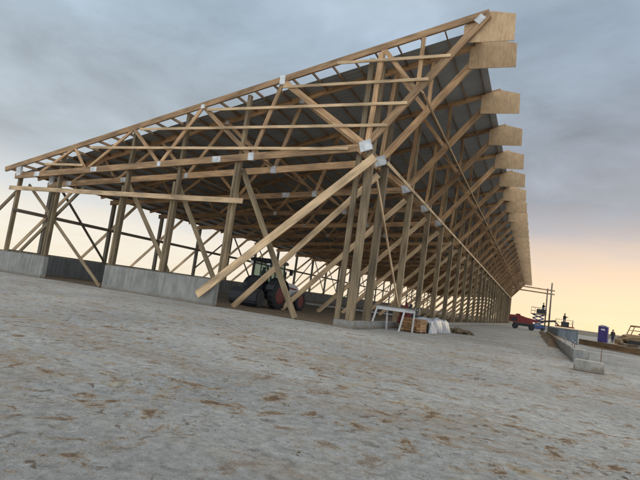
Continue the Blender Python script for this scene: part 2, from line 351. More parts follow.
# ------------------------------------------------------------------ ground
from mathutils import noise as mn
def grid(name, x0, x1, y0, y1, nx, ny, zf, m_, kind='structure'):
    vs = []; fs = []
    for j in range(ny+1):
        for i in range(nx+1):
            x = x0+(x1-x0)*i/nx; y = y0+(y1-y0)*j/ny; vs.append((x, y, zf(x, y)))
    for j in range(ny):
        for i in range(nx):
            a = j*(nx+1)+i; fs.append((a, a+1, a+nx+2, a+nx+1))
    me = bpy.data.meshes.new(name); me.from_pydata(vs, [], fs); me.materials.append(m_)
    for p in me.polygons: p.use_smooth = True
    o = bpy.data.objects.new(name, me); C.objects.link(o); tag(o, kind=kind); return o
grid('ground', -4000, 4000, -1500, 6000, 8, 8, lambda x, y: -.012, M['field'])
grid('gravel_yard', -60, 60, -40, 120, 4, 4, lambda x, y: -.006, M['gravel'])
def tread(x, y):
    best = 0
    for ox, dx in ((-.15, .42), (-4.4, .36)):
        yc = y+17.5; xc = 1.9+ox+dx*yc-.02*yc*yc
        d = abs(x-xc)
        if d < .30 and y < -7:
            t_ = (.30-d)/.30; best = max(best, min(1, t_*4)*(.5+.5*math.sin((y*1.0+.6*d)*26))*.016*max(0, min(1, (-7-y)/3)))
    return best
def apron_z(x, y):
    if y < -6 and x < 6: return .004+.012*mn.noise(Vector((x*.6, y*.6, 0)))+.006*mn.noise(Vector((x*3, y*3, 4)))+tread(x, y)
    return .004+.012*(mn.noise(Vector((x*.6, y*.6, 0)))+.0)*(1 if y < -.6 else 0) + (.0 if y > -1 else .004)
grid('concrete_apron', -34, 8.9, -26, 1.2, 170, 110, lambda x, y: max(.0, apron_z(x, y)) if not (-4.2 < x < 7.2 and -17.2 < y < -7.2) else -.004, M['apron'])
grid('near_apron', -4.6, 7.6, -17.6, -6.8, 300, 560, lambda x, y: max(.0, apron_z(x, y))+.003, M['apron'])
grid('concrete_lane', .25, 7.8, 1.2, 135, 20, 200, lambda x, y: .001, M['apron'])
grid('barn_floor', -20.6, .25, .45, 127, 60, 300, lambda x, y: .004+.035*abs(mn.noise(Vector((x*.5, y*.5, 3)))), M['dirt'])
def dirt_strip():
    pts = [(10.1, 33), (10.4, 26), (11.2, 23.5), (13.4, 21), (20, 15.5), (32, 8)]
    vs = []; fs = []; n = 0; K = 7; rows = []
    for i in range(len(pts)-1):
        a, b = Vector(pts[i]), Vector(pts[i+1]); q = 12
        for k in range(q): rows.append(a.lerp(b, k/q))
    for i, p in enumerate(rows):
        wd = 7+9*max(0, min(1, (14-p.x)/4))
        for j in range(K):
            s = j/(K-1); q = p+Vector((.45, .9)).normalized()*s*wd
            vs.append((q.x+.4*mn.noise(Vector((q.x, q.y, 1))), q.y+.5*mn.noise(Vector((q.x, q.y, 5))), max(0, math.sin(min(1, s*1.6)*math.pi/2)*.20*(1+.8*mn.noise(Vector((q.x*.7, q.y*.7, 2)))))))
    for i in range(len(rows)-1):
        for j in range(K-1): a = i*K+j; fs.append((a, a+K, a+K+1, a+1))
    me = bpy.data.meshes.new('dirt_berm'); me.from_pydata(vs, [], fs); me.materials.append(M['dirt'])
    for p in me.polygons: p.use_smooth = True
    o = bpy.data.objects.new('dirt_berm', me); C.objects.link(o); tag(o, kind='structure')
dirt_strip()
def clods():
    bm = bmesh.new(); rnd = random.Random(3)
    def one(x, y, r, fl):
        mt = Matrix.Translation((x, y, .006+r*fl*.35)) @ Matrix.Rotation(rnd.random()*6.3, 4, 'Z') @ Matrix.Diagonal((r*rnd.uniform(.7, 1.9), r*rnd.uniform(.6, 1.1), r*fl, 1))
        d = bmesh.ops.create_icosphere(bm, subdivisions=2 if r > .025 else 1, radius=1)
        for v in d['verts']: v.co *= 1+.55*mn.noise(v.co*1.6+Vector((x*9, y*7, 0)))
        bmesh.ops.transform(bm, matrix=mt, verts=d['verts'])
    for _ in range(5200):
        y = -17+17*rnd.random()**1.3; x = rnd.uniform(-14, 8.6)
        if mn.noise(Vector((x*.45, y*.45, 8)))+rnd.uniform(-.35, .35) < .02: continue
        one(x, y, rnd.uniform(.002, .0065)*(2.2 if rnd.random() < .03 else 1), rnd.uniform(.25, .6))
    for _ in range(34):
        y = rnd.uniform(-16.2, -3); x = 6.5+(y+17)*rnd.uniform(-.9, .35)-.4
        for k in range(rnd.randint(2, 9)): one(x+rnd.gauss(0, .07), y+rnd.gauss(0, .04), rnd.uniform(.004, .020), rnd.uniform(.3, .6))
    me = bpy.data.meshes.new('mud_crumbs'); bm.to_mesh(me); bm.free(); me.materials.append(M['dirt'])
    o = bpy.data.objects.new('mud_crumbs', me); C.objects.link(o)
    tag(o, 'brown mud crumbs and clods strewn over the grey concrete apron', 'mud crumbs', kind='stuff')
clods()
# ------------------------------------------------------------------ barn
A, SP, NT = 2.07, 4.88, 28
TY = [0]+[A+SP*k for k in range(NT-1)]
YE = TY[-1]
W = -20.76
barn = empty('pole_barn', (0, 0, 0))
tag(barn, 'long unfinished timber pole barn with bare trusses and plywood gussets along its high eave', 'barn')
def top(x): return 12.63+.2565*(x-4.1)            # upper edge of the top chord
def bot(x): return 7.2+.0845*(x+.2)               # middle of the bottom chord
TOPN = [(-16.6, top(-16.6)-.22), (-12.65, top(-12.65)-.22), (-8.56, top(-8.56)-.22), (-4.42, top(-4.42)-.22), (.06, top(.06)-.22), (1.65, top(1.65)-.22)]
BOTN = [(-19.15, bot(-19.15)), (-15.53, bot(-15.53)), (-10.63, bot(-10.63)), (-5.47, bot(-5.47)), (-.18, 7.26), (1.64, 9.46)]
def P(q, y=0): return (q[0], y, q[1])
def chords(mb):
    mb.bar((-21.94, 0, 5.95-.135), (4.06, 0, 12.62-.135), .27, .10)
    mb.bar((-20.95, 0, bot(-20.95)), (-.1, 0, bot(-.1)), .31, .105)
    mb.bar((-.45, -.003, 6.98), (4.02, -.003, 12.42), .30, .11)
webs = [(BOTN[0], TOPN[0], .13), (TOPN[0], BOTN[1], .13), (BOTN[1], TOPN[1], .14), (TOPN[1], BOTN[2], .16), (BOTN[2], TOPN[2], .16),
        (TOPN[2], BOTN[3], .18), (BOTN[3], TOPN[3], .18), (TOPN[3], BOTN[4], .26), (BOTN[4], TOPN[4], .18), (TOPN[4], BOTN[5], .18), (BOTN[5], TOPN[5], .16)]
def web_mb(i, mb=None, y=.0):
    mb = mb or MB(); a, b, w_ = webs[i]; mb.bar(P(a, y), P(b, y), w_, .085-.002*i); return mb
PLATES = [((-20.7, 5.72), .34, .5, .2), ((-19.15, bot(-19.15)), .42, .26, .08), ((-14.9, bot(-14.9)), .42, .24, .08), ((-7.3, bot(-7.3)), .46, .28, .08),
          (BOTN[2], .22, .24, 0), (BOTN[3], .30, .34, 0), ((-4.45, top(-4.42)-.19), .26, .42, .0), (TOPN[2], .2, .2, 0), (BOTN[4], .50, .44, .3), ((3.74, 12.24), .34, .28, .85)]
def plate_mb(i, mb=None):
    mb = mb or MB(); (x, z), w_, h_, a = PLATES[i]
    c, s = math.cos(a)*w_/2, math.sin(a)*w_/2
    mb.bar((x-c, 0, z-s), (x+c, 0, z+s), h_, .142)
    return mb
def gusset_mb(y, back=False):
    mb = MB(); t = .028
    pts = [(3.16, 11.29), (5.02, 11.25), (4.98, 12.27), (4.12, 12.50), (3.16, 12.30)] if not back else [(3.16, 11.40), (5.02, 11.34), (4.99, 12.40), (4.10, 12.60), (3.16, 12.10)]
    mb.prism(pts, y, y+t); return mb
w_me = [web_mb(i).mesh('web', M['pine']) for i in range(len(webs))]
p_me = [plate_mb(i).mesh('connector_plate', M['zinc']) for i in range(len(PLATES))]
g_me = [gusset_mb(-.098).mesh('gusset_panel', M['ply']), gusset_mb(.07, True).mesh('gusset_panel', M['ply'])]
mb = MB(); chords(mb); c_me = mb.mesh('truss', M['pine'])
mb = MB(); chords(mb)
for i in range(len(webs)): web_mb(i, mb)
nf = len(mb.f)
for k in range(nf, len(mb.f)): mb.mi[k] = 1
far_me = mb.mesh('truss', [M['pine'], M['zinc']])
def post_top(i): return 11.0
fp = MB().bar((0, 0, .30), (0, 0, 10.98), .30, .24); fp_me = fp.mesh('front_post', M['post'])
fp0_me = MB().bar((0.05, .0, .30), (.05, 0, 7.35), .34, .24).mesh('front_post', M['post'])
bp_me = MB().bar((0, 0, 1.2), (0, 0, 5.75), .22, .20).mesh('back_post', M['grey_wood'])  # darker wood than the front posts; backlit shade put into the colour
br_me = MB().bar((-.1, -.2, 6.6), (-6.45, -.2, .02), .27, .07).mesh('brace', M['pale'])
er_me = MB().bar((-18.7, .14, 5.42), (-24.5, .14, .0), .20, .06).mesh('outrigger_brace', M['pale'])
for k, y in enumerate(TY):
    if k < 8:
        tr = inst(c_me, 'truss', barn, (0, y, 0))
        for me in w_me: inst(me, 'web', tr)
        for j_, me in enumerate(p_me):
            if k < 2 or (j_ == 8 and k < 5) or (j_ in (4, 5) and k < 6) or (k == 2 and j_ == 3): inst(me, 'connector_plate', tr)
    else: tr = inst(far_me, 'truss', barn, (0, y, 0))
    gs = inst(g_me[1 if k == 0 else 0], 'gusset_panel', tr)
    inst(fp_me, 'front_post', barn, (0, y+.18, 0))
    if k: inst(bp_me, 'back_post', barn, (W, y+.18, 0))
    if k: inst(br_me, 'brace', barn, (random.uniform(-.15, .15), y, 0))
    if k: inst(er_me, 'outrigger_brace', barn, (random.uniform(-.1, .1), y+random.uniform(-.05, .05), 0))
# the main brace, post plies and studs of the gable end
MB().bar((-7.05, -.20, .42), (.32, -.20, 6.74), .34, .075).build('brace', M['pale'], barn)
MB().bar((-.1, -.02, 7.4), (-.02, -.02, 11.2), .2, .09).build('stud', M['pine'], barn)
MB().bar((-.52, .16, .30), (-.44, .16, 11.05), .22, .10).build('stud', M['post'], barn)
MB().bar((-.66, A+.16, 5.2), (-.6, A+.16, 11.0), .2, .1).build('stud', M['pine'], barn)
GP = [(-20.76, 1.2, 5.72, 5.4), (-17.55, 1.2, None, 5.0), (-12.68, 1.2, None, 5.2), (-9.48, 1.2, None, 5.5), (-6.17, 1.2, None, 6.55)]
for i, (x, z0, z1, zl) in enumerate(GP):
    zt = z1 if z1 else top(x)-.3
    MB().bar((x+.04, .17, z0), (x+.04, .17, zt), .155, .20).build('gable_post', M['post'], barn)
    if i: MB().bar((x-.10, .15, z0), (x-.10, .15, zl), .105, .22).build('gable_post', M['post'], barn)
# gable girts (thin boards nailed across)
for x0, x1, z in ((-1.9, 2.80, 10.855), (-4.35, 2.05, 9.915), (-8.25, 1.32, 8.98), (-12.2, .62, 8.08), (-15.4, -.9, 7.12), (-18.6, -15.7, 6.17)):
    MB().bar((x0, -.085, z), (x1, -.085, z+random.uniform(-.02, .02)), .12, .04).build('girt', M['pale'], barn)
MB().bar((-21.1, -.12, 4.74), (-5.5, -.12, 4.715), .23, .05).build('girt', M['pale'], barn)
# diagonals of the gable end
for a, b, w_, y in (((-6.05, 6.25), (-2.42, .05), .24, .33), ((-9.6, 5.5), (-6.7, 1.22), .22, .33), ((-12.7, 5.35), (-9.3, 1.22), .20, .33), ((-20.15, 5.05), (-13.4, .05), .15, .33), ((-15.9, 5.06), (-19.9, 1.26), .17, .40), ((-20.9, 4.75), (-26.2, -.1), .2, .30)):
    MB().bar((a[0], y, a[1]), (b[0], y, b[1]), w_, .07).build('brace', M['post'], barn)
# purlins
x = -21.8
while x < 3.75:
    z = top(x)-.078
    MB().bar((x, -.04 if x > 9 else .03, z), (x, YE+.3, z), .045, .14, (-.2565, 0, 1)).build('purlin', M['purlin'], barn)
    x += .93
# steel roofing with ribs that run down the slope
def roofing():
    mb = MB(); y = 1.1; ys = []
    while y < YE+.35:
        ys += [(y, 0), (y+.20, 0), (y+.225, .03), (y+.265, .03), (y+.29, 0)]; y += .305
    x0, x1 = -22.1, 3.62
    for side, off in ((0, .012), (1, .0)):
        b0 = len(mb.v)
        for yy, h in ys:
            for xx in (x0, x1): mb.v.append(Vector((xx, yy, top(xx)+h+off)))
        for i in range(len(ys)-1):
            ids = [b0+2*i, b0+2*i+1, b0+2*i+3, b0+2*i+2]
            mb.face(ids if side == 0 else ids[::-1], [(0, 0)]*4)
    n = len(ys)*2
    for i in range(len(ys)-1):
        for s in (0, 1):
            a, b = 2*i+s, 2*i+2+s; mb.face([a, b, n+b, n+a], [(0, 0)]*4)
    for a, b in ((0, 1), (n-2, n-1)): mb.face([a, b, n+b, n+a], [(0, 0)]*4)
    mb.build('roof_sheeting', M['roof'], barn)
roofing()
# lengthwise boards
MB().bar((.19, A-.1, 7.14), (.19, YE+.1, 7.08), .17, .05, (1, 0, 0)).build('longitudinal_board', M['pale'], barn)
MB().bar((1.86, -.1, 9.42), (1.86, YE, 9.42), .05, .17, (.77, 0, -.63)).build('longitudinal_board', M['pale'], barn)
for xx in (-5.6, -10.8, -15.7): MB().bar((xx, 0, bot(xx)+.20), (xx, YE, bot(xx)+.20), .14, .045, (0, 0, 1)).build('longitudinal_board', M['purlin'], barn)
MB().bar((0, .18+.2, 7.0), (0, .18+.2, 7.0+.01), .01, .01)
# long thin brace from the corner post to the ground inside the row
MB().bar((.22, .7, 6.05), (.22, 7.75, .03), .13, .06, (1, 0, 0)).build('brace', M['pale'], barn)
# low side: girt, sill, wall braces
MB().bar((W+.16, 0, 3.53), (W+.16, YE+.2, 3.48), .20, .05, (1, 0, 0)).build('back_girt', M['grey_wood'], barn)
for k in range(1, NT-1):
    y0, y1 = TY[k]+.18, TY[k+1]+.18; ph = k % 4
    if ph == 1: MB().bar((W+.05, y0, 5.9), (W+.05, y1, 1.3), .15, .05, (1, 0, 0)).build('back_brace', M['grey_wood'], barn)
    elif ph == 0: MB().bar((W+.05, y0, 1.9), (W+.05, y1, 5.5), .13, .05, (1, 0, 0)).build('back_brace', M['grey_wood'], barn)
    elif ph == 2 and k > 3: MB().bar((W+.05, y0, 5.4), (W+.05, y1, 1.5), .13, .05, (1, 0, 0)).build('back_brace', M['grey_wood'], barn)
def wall(x0, x1, y0, y1, z1, m_, name='foundation_wall', bev=.02): return MB().box(x0, x1, y0, y1, -.03, z1, 0).build(name, m_, barn, bev)
wall(W-.35, -17.35, .0, .30, 1.16, M['conc'])
wall(-12.95, -6.30, .0, .30, 1.16, M['conc'])
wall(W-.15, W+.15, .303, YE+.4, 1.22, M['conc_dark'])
wall(-.62, .26, .03, .40, .30, M['conc'], 'footing_curb')
wall(-.12, .23, .403, YE+.3, .30, M['conc'], 'footing_curb')
MB().box(W-.33, -17.38, .02, .28, 1.162, 1.23).build('sill_plate', M['grey_wood'], barn)
MB().box(-12.9, -6.33, .02, .28, 1.162, 1.21).build('sill_plate', M['grey_wood'], barn)
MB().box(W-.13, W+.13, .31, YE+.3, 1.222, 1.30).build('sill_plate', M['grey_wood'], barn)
# ------------------------------------------------------------------ open pole frame beyond the far end of the barn
pf = empty('crossbeam_frame', (9.2, 112, 0)); tag(pf, 'two tall dark poles carrying paired crossbeams beyond the far end of the barn', 'pole frame')
MB().tube((.35, 0, -.1), (.35, 0, 11.3), .20, .16).build('pole', M['grey_wood'], pf)
MB().tube((-.5, .6, -.1), (-.5, .6, 9.9), .17, .14).build('pole', M['grey_wood'], pf)
MB().bar((-8.4, .3, 9.9), (1.1, .3, 9.45), .3, .12).build('crossbeam', M['pine'], pf)
MB().bar((-8.4, .5, 9.0), (1.1, .5, 8.6), .3, .12).build('crossbeam', M['pine'], pf)
# ------------------------------------------------------------------ people
def person(loc, rz, label, pose='stand', sc=1.0, bulk=1.0):
    me = bpy.data.meshes.new('person'); V_ = []; E_ = []; R_ = []
    def add(p, r, par=None):
        V_.append(p); R_.append(r*(bulk if r > .045 and p[2] < 1.45 else 1))
        if par is not None: E_.append((par, len(V_)-1))
        return len(V_)-1
    st = .16 if pose == 'stand' else .10
    pel = add((0, 0, .95), .15); ab = add((0, 0, 1.12), .135, pel); ch = add((0, .01, 1.33), .165, ab); nk = add((0, .0, 1.50), .06, ch)
    hd = add((0, -.01, 1.60), .085, nk); hd2 = add((0, -.01, 1.70), .088, hd)
    add((0, -.10, 1.63), .018, hd)                                   # nose
    for s in (-1, 1):
        hp = add((s*.10, 0, .90), .10, pel); kn = add((s*.11, -.02+s*st*.3, .50), .068, hp); an = add((s*.12, s*st*.5, .10), .045, kn); add((s*.13, s*st*.5-.17, .04), .035, an)
        sh = add((s*.19, .0, 1.40), .068, ch)
        if pose == 'reach': el = add((s*.26, -.12, 1.20), .048, sh); wr = add((s*.18, -.36, 1.30), .034, el); out = Vector((0, -1, .2))
        else: el = add((s*.27, .03, 1.13), .048, sh); wr = add((s*.27, -.10, .92), .033, el); out = Vector((0, -.4, -1))
        out.normalize(); wv = Vector(V_[wr]); pm = add(tuple(wv+out*.07), .034, wr)
        side = Vector((1, 0, 0))
        for q in range(4): add(tuple(wv+out*(.155-.012*abs(q-1.4))+side*(q-1.5)*.021+Vector((0, -.015, 0))), .0095, pm)
        add(tuple(wv+out*.09-side*s*.05+Vector((0, -.02, 0))), .011, pm)
    me.from_pydata(V_, E_, []); o = bpy.data.objects.new('person', me); C.objects.link(o)
    md = o.modifiers.new('s', 'SKIN'); me.skin_vertices[0].data[0].use_root = True
    for i, r in enumerate(R_): me.skin_vertices[0].data[i].radius = (r, r*(.78 if i in (0, 1, 2) else 1))
    md2 = o.modifiers.new('u', 'SUBSURF'); md2.levels = 2; md2.render_levels = 2
    dg = bpy.context.evaluated_depsgraph_get(); nm = bpy.data.meshes.new_from_object(o.evaluated_get(dg)); o.modifiers.clear(); o.data = nm; nm.name = 'person'
    for mm in (M['jacket'], M['trousers'], M['skin']): nm.materials.append(mm)
    for p in nm.polygons:
        c = p.center; p.use_smooth = True
        hand = (abs(c.x) > .13 and ((pose != 'reach' and c.z < .93 and c.y < -.06) or (pose == 'reach' and c.y < -.34)) and c.z > .7)
        p.material_index = 2 if c.z > 1.50 or hand else (1 if c.z < .98 and abs(c.x) < .24 else 0)
    o.location = loc; o.rotation_euler = (0, 0, rz); o.scale = (sc,)*3
    h = MB().lathe((0, .0, 1.655), (0, -.05, 1), [(0, .118), (.03, .120), (.08, .108), (.12, .07), (.135, .01)], 16).build('hat', M['hat'], o)
    f = MB()
    for s in (-1, 1): f.tube((s*.035, -.094, 1.635), (s*.035, -.102, 1.635), .011, .009, 8)
    f.build('eyes', M['hat'], o)
    MB().bar((-.028, -.094, 1.573), (.028, -.094, 1.573), .008, .012).build('mouth', M['red'], o)
    tag(o, label, 'person'); return o
person((16.26, 60.1, -.006), math.radians(200), 'person in dark jacket and dark cap standing on the ground beside the purple portable toilet', sc=1.02, bulk=1.25)
# ------------------------------------------------------------------ boom lift (red) with a long arm and basket
def wheel(parent, c, r, wd, rim, ax=(0, 1, 0), name='wheel', lug=True):
    t = MB(); c = Vector(c); ax = Vector(ax)
    t.lathe(c, ax, [(-wd/2, r*.62), (-wd/2, r*.9), (-wd*.36, r), (wd*.36, r), (wd/2, r*.9), (wd/2, r*.62), (-wd/2, r*.62)], 28, cap=False)
    if lug:
        b = ax.orthogonal().normalized(); d = ax.cross(b)
        for i in range(18):
            a = 2*math.pi*i/18; p = c+(b*math.cos(a)+d*math.sin(a))*(r*.995)
            tn = (-b*math.sin(a)+d*math.cos(a))
            for s in (-1, 1): t.bar(p+ax*s*wd*.45+tn*.05*r*s, p+ax*s*.02*wd, .09*r, .09*r, (b*math.cos(a)+d*math.sin(a)))
    o = t.build(name, M['black'], parent)
    k = MB().lathe(c, ax, [(-wd*.44, r*.615), (-wd*.40, r*.55), (-wd*.18, r*.45), (-wd*.12, r*.18), (wd*.12, r*.18), (wd*.18, r*.45), (wd*.40, r*.55), (wd*.44, r*.615)], 24)
    k.build('rim', rim, o); return o
bl = empty('boom_lift', (4.8, 70, 0)); tag(bl, 'red boom lift with its arm reaching right, near the far end of the barn', 'boom lift')
MB().prism([(-1.5, .55), (1.6, .55), (1.75, .8), (1.6, 1.0), (-1.5, 1.0)], -.9, .9).build('chassis', M['dark'], bl, .04)
MB().prism([(-2.2, 1.15), (-2.1, 2.15), (-.6, 2.25), (.9, 1.85), (1.5, 1.35), (1.4, 1.02), (-1.9, 1.02)], -1.05, 1.05).build('turret', M['red'], bl, .06)
MB().prism([(-1.9, 1.2), (-1.85, 1.75), (-.9, 1.8), (-.9, 1.2)], -1.062, -1.04).build('engine_panel', M['dark'], bl)
MB().box(-1.2, -.5, -.5, .5, 2.24, 2.42).build('counterweight_lid', M['red'], bl, .03)
for xx in (-1.15, 1.3):
    for yy in (-1.05, 1.05): wheel(bl, (xx, yy, .45), .45, .34, M['dark'], lug=False)
MB().bar((-.9, -.2, 2.0), (2.3, -.2, 1.55), .34, .28).build('boom_arm', M['red'], bl, .02)
MB().bar((2.2, -.2, 1.58), (4.7, -.2, 2.0), .3, .26).build('boom_arm', M['dark'], bl, .02)
MB().bar((4.5, -.2, 2.0), (5.2, -.2, 1.40), .2, .18).build('basket_bracket', M['dark'], bl)
MB().box(4.7, 7.4, -.75, .45, 1.22, 1.42).build('basket_floor', M['red'], bl, .02)
r_ = MB()
for z in (1.9, 2.4): r_.path([(4.75, -.7, z), (7.15, -.7, z), (7.15, .4, z), (4.75, .4, z), (4.75, -.7, z)], .03, 6)
for q in ((4.75, -.7), (5.95, -.7), (7.15, -.7), (7.15, .4), (5.95, .4), (4.75, .4)): r_.tube((*q, 1.4), (*q, 2.4), .04, n=6)
r_.build('basket_rail', M['steel'], bl)
MB().box(5.5, 6.6, -1.05, -.78, 1.3, 2.1).build('control_box', M['dark'], bl, .02)
person((4.8+5.95, 69.9, 1.42), math.radians(70), 'person in dark clothes working in the low basket of the red boom lift', 'reach', sc=1.12, bulk=1.8)
# ------------------------------------------------------------------ scissor lift
sc_ = empty('scissor_lift', (7.0, 76, 0)); tag(sc_, 'blue scissor lift raised a little, with a railed platform, left of the tall poles', 'scissor lift')
MB().box(-1.15, 1.15, -.55, .55, .3, .95).build('base', M['blue'], sc_, .04)
for xx in (-.8, .8):
    for yy in (-.55, .55): wheel(sc_, (xx, yy, .3), .3, .22, M['dark'], lug=False)
for k in range(3):
    z0 = .97+k*.6; z1 = z0+.58
    for yy in (-.42, .42):
        MB().bar((-.9, yy, z0), (.9, yy, z1), .2, .08).build('scissor_arm', M['blue'], sc_)
        MB().bar((.9, yy*.86, z0), (-.9, yy*.86, z1), .2, .08).build('scissor_arm', M['blue'], sc_)
MB().box(-1.2, 1.2, -.6, .6, 2.76, 2.92).build('platform', M['dark'], sc_, .02)
r_ = MB()
for z in (3.4, 3.98): r_.path([(-1.2, -.58, z), (1.2, -.58, z), (1.2, .58, z), (-1.2, .58, z), (-1.2, -.58, z)], .035, 6)
for q in [(i*.6-1.2, s*.58) for i in range(5) for s in (-1, 1)]: r_.tube((*q, 2.9), (*q, 3.98), .03, n=6)
r_.build('guard_rail', M['steel'], sc_)
MB().box(-.35, 1.05, -.72, -.62, 2.95, 3.75).build('control_box', M['dark'], sc_, .02)
person((7.65, 76, 2.93), math.radians(100), 'person in dark clothes standing on the raised platform of the blue scissor lift', 'reach', sc=1.12, bulk=1.8)
# ------------------------------------------------------------------ portable toilet
pt = empty('portable_toilet', (14.6, 55.3, 0), math.radians(-14)); pt.scale = (.92,)*3; tag(pt, 'purple portable toilet standing alone on the yard at the horizon', 'portable toilet')
MB().box(-.57, .57, -.57, .57, .0, 2.06).build('cabin', M['purple'], pt, .03)
d = MB().box(-.40, .40, -.60, -.573, .16, 1.92).build('door', M['purple'], pt, .01)
MB().box(.26, .34, -.63, -.602, .95, 1.1).build('handle', M['dark'], d)
MB().box(-.22, .26, -.607, -.602, 1.62, 1.84).build('sign_plate', M['white'], d)
pr = [( -.62, 2.06), (.62, 2.06), (.58, 2.16), (.40, 2.27), (.15, 2.33), (-.15, 2.33), (-.40, 2.27), (-.58, 2.16)]
MB().prism(pr, -.62, .62).build('roof', plain('pale_roof_plastic', (.20, .18, .30), .5), pt, .02)
for xx in (-.42, .42): MB().box(xx-.08, xx+.08, -.6, .6, -.006, .0).build('skid', M['dark'], pt)
# ------------------------------------------------------------------ tracked loader at the right edge
ld = empty('track_loader', (17.0, 45.0, 0), math.radians(8)); tag(ld, 'tan tracked loader with an open roll cage at the right edge', 'loader')
for s in (-1, 1):
    tr_ = MB(); yy = s*.95
    pts = [(-1.2, .05), (1.3, .05), (1.65, .35), (1.6, .62), (1.2, .8), (-1.3, .8), (-1.6, .55), (-1.55, .3)]
    tr_.prism(pts, yy-.22, yy+.22).build('track', M['black'], ld, .03)
MB().prism([(-1.6, .75), (-1.65, 1.25), (-1.2, 1.42), (1.5, 1.45), (1.75, 1.2), (1.7, .6), (-1.4, .55)], -.72, .72).build('body', M['tan'], ld, .04)
cg = MB()
for s in (-1, 1):
    cg.path([(-1.15, s*.68, 1.42), (-.85, s*.68, 2.28), (1.2, s*.68, 2.34), (1.25, s*.68, 1.42)], .05)
    cg.tube((.2, s*.68, 1.42), (.2, s*.68, 2.32), .045); cg.tube((-1.0, s*.68, 1.85), (1.22, s*.68, 1.85), .035)
for xx in (-.85, 1.2): cg.tube((xx, -.68, 2.3), (xx, .68, 2.3), .05)
cg.build('roll_cage', M['tan'], ld)
MB().box(-.9, 1.25, -.72, .72, 2.34, 2.40).build('canopy', M['tan'], ld, .02)
MB().prism([(-.2, 1.46), (.35, 1.46), (.45, 2.05), (.3, 2.07), (.15, 1.65), (-.2, 1.6)], -.25, .25).build('seat', M['dark'], ld, .02)
MB().bar((1.0, -.82, 1.5), (-2.0, -.82, .9), .16, .1).build('lift_arm', M['tan'], ld); MB().bar((1.0, .82, 1.5), (-2.0, .82, .9), .16, .1).build('lift_arm', M['tan'], ld)
MB().prism([(-1.9, .1), (-1.95, .62), (-2.15, .80), (-2.25, .60), (-2.2, .25), (-2.75, .08), (-2.7, .02)], -1.05, 1.05).build('bucket', M['tan'], ld, .02)
rb = random.Random(5)
def heap(name, loc, rx, ry, h, m_, label, cat, sub=5, seed=0):
    bm = bmesh.new(); bmesh.ops.create_icosphere(bm, subdivisions=sub, radius=1)
    for v in bm.verts:
        n_ = 1+.5*mn.noise(v.co*1.7+Vector((seed, 0, 0)))+.25*mn.noise(v.co*4+Vector((seed, 3, 0)))+.14*mn.noise(v.co*11+Vector((seed, 3, 5)))
        v.co = Vector((v.co.x*rx*n_, v.co.y*ry*n_, max(-.15, v.co.z*h*n_)))
    me = bpy.data.meshes.new(name); bm.to_mesh(me); bm.free(); me.materials.append(m_)
    o = bpy.data.objects.new(name, me); C.objects.link(o); o.location = loc; tag(o, label, cat); return o
heap('dirt_pile', (15.6, 42.5, 0), 1.3, .8, .45, M['dirt'], 'low heap of brown dirt just left of the tracked loader', 'dirt pile', seed=2)
heap('gravel_pile', (17.6, 38.6, 0), 1.8, 1.2, .55, M['gravel'], 'heap of blue-grey gravel in front of the tracked loader at the right edge', 'gravel pile', seed=6)
heap('straw_pile', (2.6, 12.4, 0), .75, .9, .26, M['dirt'], 'small brown dirt pile past the white tarp in the barn front row', 'dirt pile', seed=9)
# ------------------------------------------------------------------ low curb walls and block on the right
cb = empty('curb_wall', (8.1, 2.4, 0)); tag(cb, 'low concrete curb wall along the lane toward the far end of the barn', 'curb wall')
for k in range(9): MB().box(-.22, .30, k*1.725, k*1.725+1.705, -.02, .44+.012*(k % 2)).build('wall_block', M['conc'], cb, .025)
MB().box(-.26, .30, 15.6, 45, -.02, .46).build('board_form', M['purlin'], cb, .01)
for i, y in enumerate((3.6, 6.4, 9.6, 13.4)):
    rbx = empty('rebar_stake', (8.0+.1*(i % 2), y, 0))
    tag(rbx, ['bare rusty rebar stake with white cap, nearest of those rising from the low curb wall', 'rusty rebar stake with white cap, second nearest along the top of the curb wall', 'rusty rebar stake with white cap, third along the top of the curb wall', 'rusty rebar stake with white cap, farthest of those on the curb wall'][i], 'rebar stake', 'rebar stakes in the curb wall')
    MB().tube((0, 0, .40), (0, 0, .66), .012, n=6).build('rod', M['rust'], rbx)
    MB().lathe((0, 0, .64), (0, 0, 1), [(-.02, .018), (.02, .03), (.035, .028), (.045, .008)], 12).build('cap', M['tarp'], rbx)
rbx = empty('rebar_stake', (8.62, .9, 0)); tag(rbx, 'thin bare rebar stake standing in the gravel behind the concrete block', 'rebar stake')
MB().tube((0, 0, -.05), (0, 0, .62), .012, n=6).build('rod', M['rust'], rbx)
MB().bar((-.01, 0, .60), (.06, .0, .64), .02, .02).build('hook', M['rust'], rbx)
ob = MB().box(-.385, .385, -.35, .35, 0, .31).build('concrete_block', M['conc_warm'], None, .025)
ob.location = (8.06, -1.55, 0); ob.rotation_euler = (0, 0, math.radians(-6)); tag(ob, 'loose rectangular concrete block lying at the near end of the curb wall', 'concrete block')
cw = empty('formed_wall', (10.05, 29.5, 0)); tag(cw, 'low wall with brown form boards running to the right edge in front of the portable toilet', 'wall')
q0, q1 = Vector((0, 0, 0)), Vector((16.6-10.05, 14.0-29.5, 0)); nn = Vector((-(q1-q0).y, (q1-q0).x, 0)).normalized()
for k in range(6):
    a, b = q0.lerp(q1, k/6+.002), q0.lerp(q1, (k+1)/6-.002); hh = .42+.02*(k % 2)
    MB().bar(a+Vector((0, 0, hh/2)), b+Vector((0, 0, hh/2)), hh, .06, nn).build('form_board', M['purlin'], cw)
a, b = q0-nn*-.22, q1-nn*-.22
MB().bar(a+Vector((0, 0, .19)), b+Vector((0, 0, .19)), .40, .36, nn).build('concrete_core', M['conc_warm'], cw)
bw = MB().box(-.75, .65, 0, 34, -.02, 1.05).build('blue_grey_wall', M['conc_blue'], None, .03)
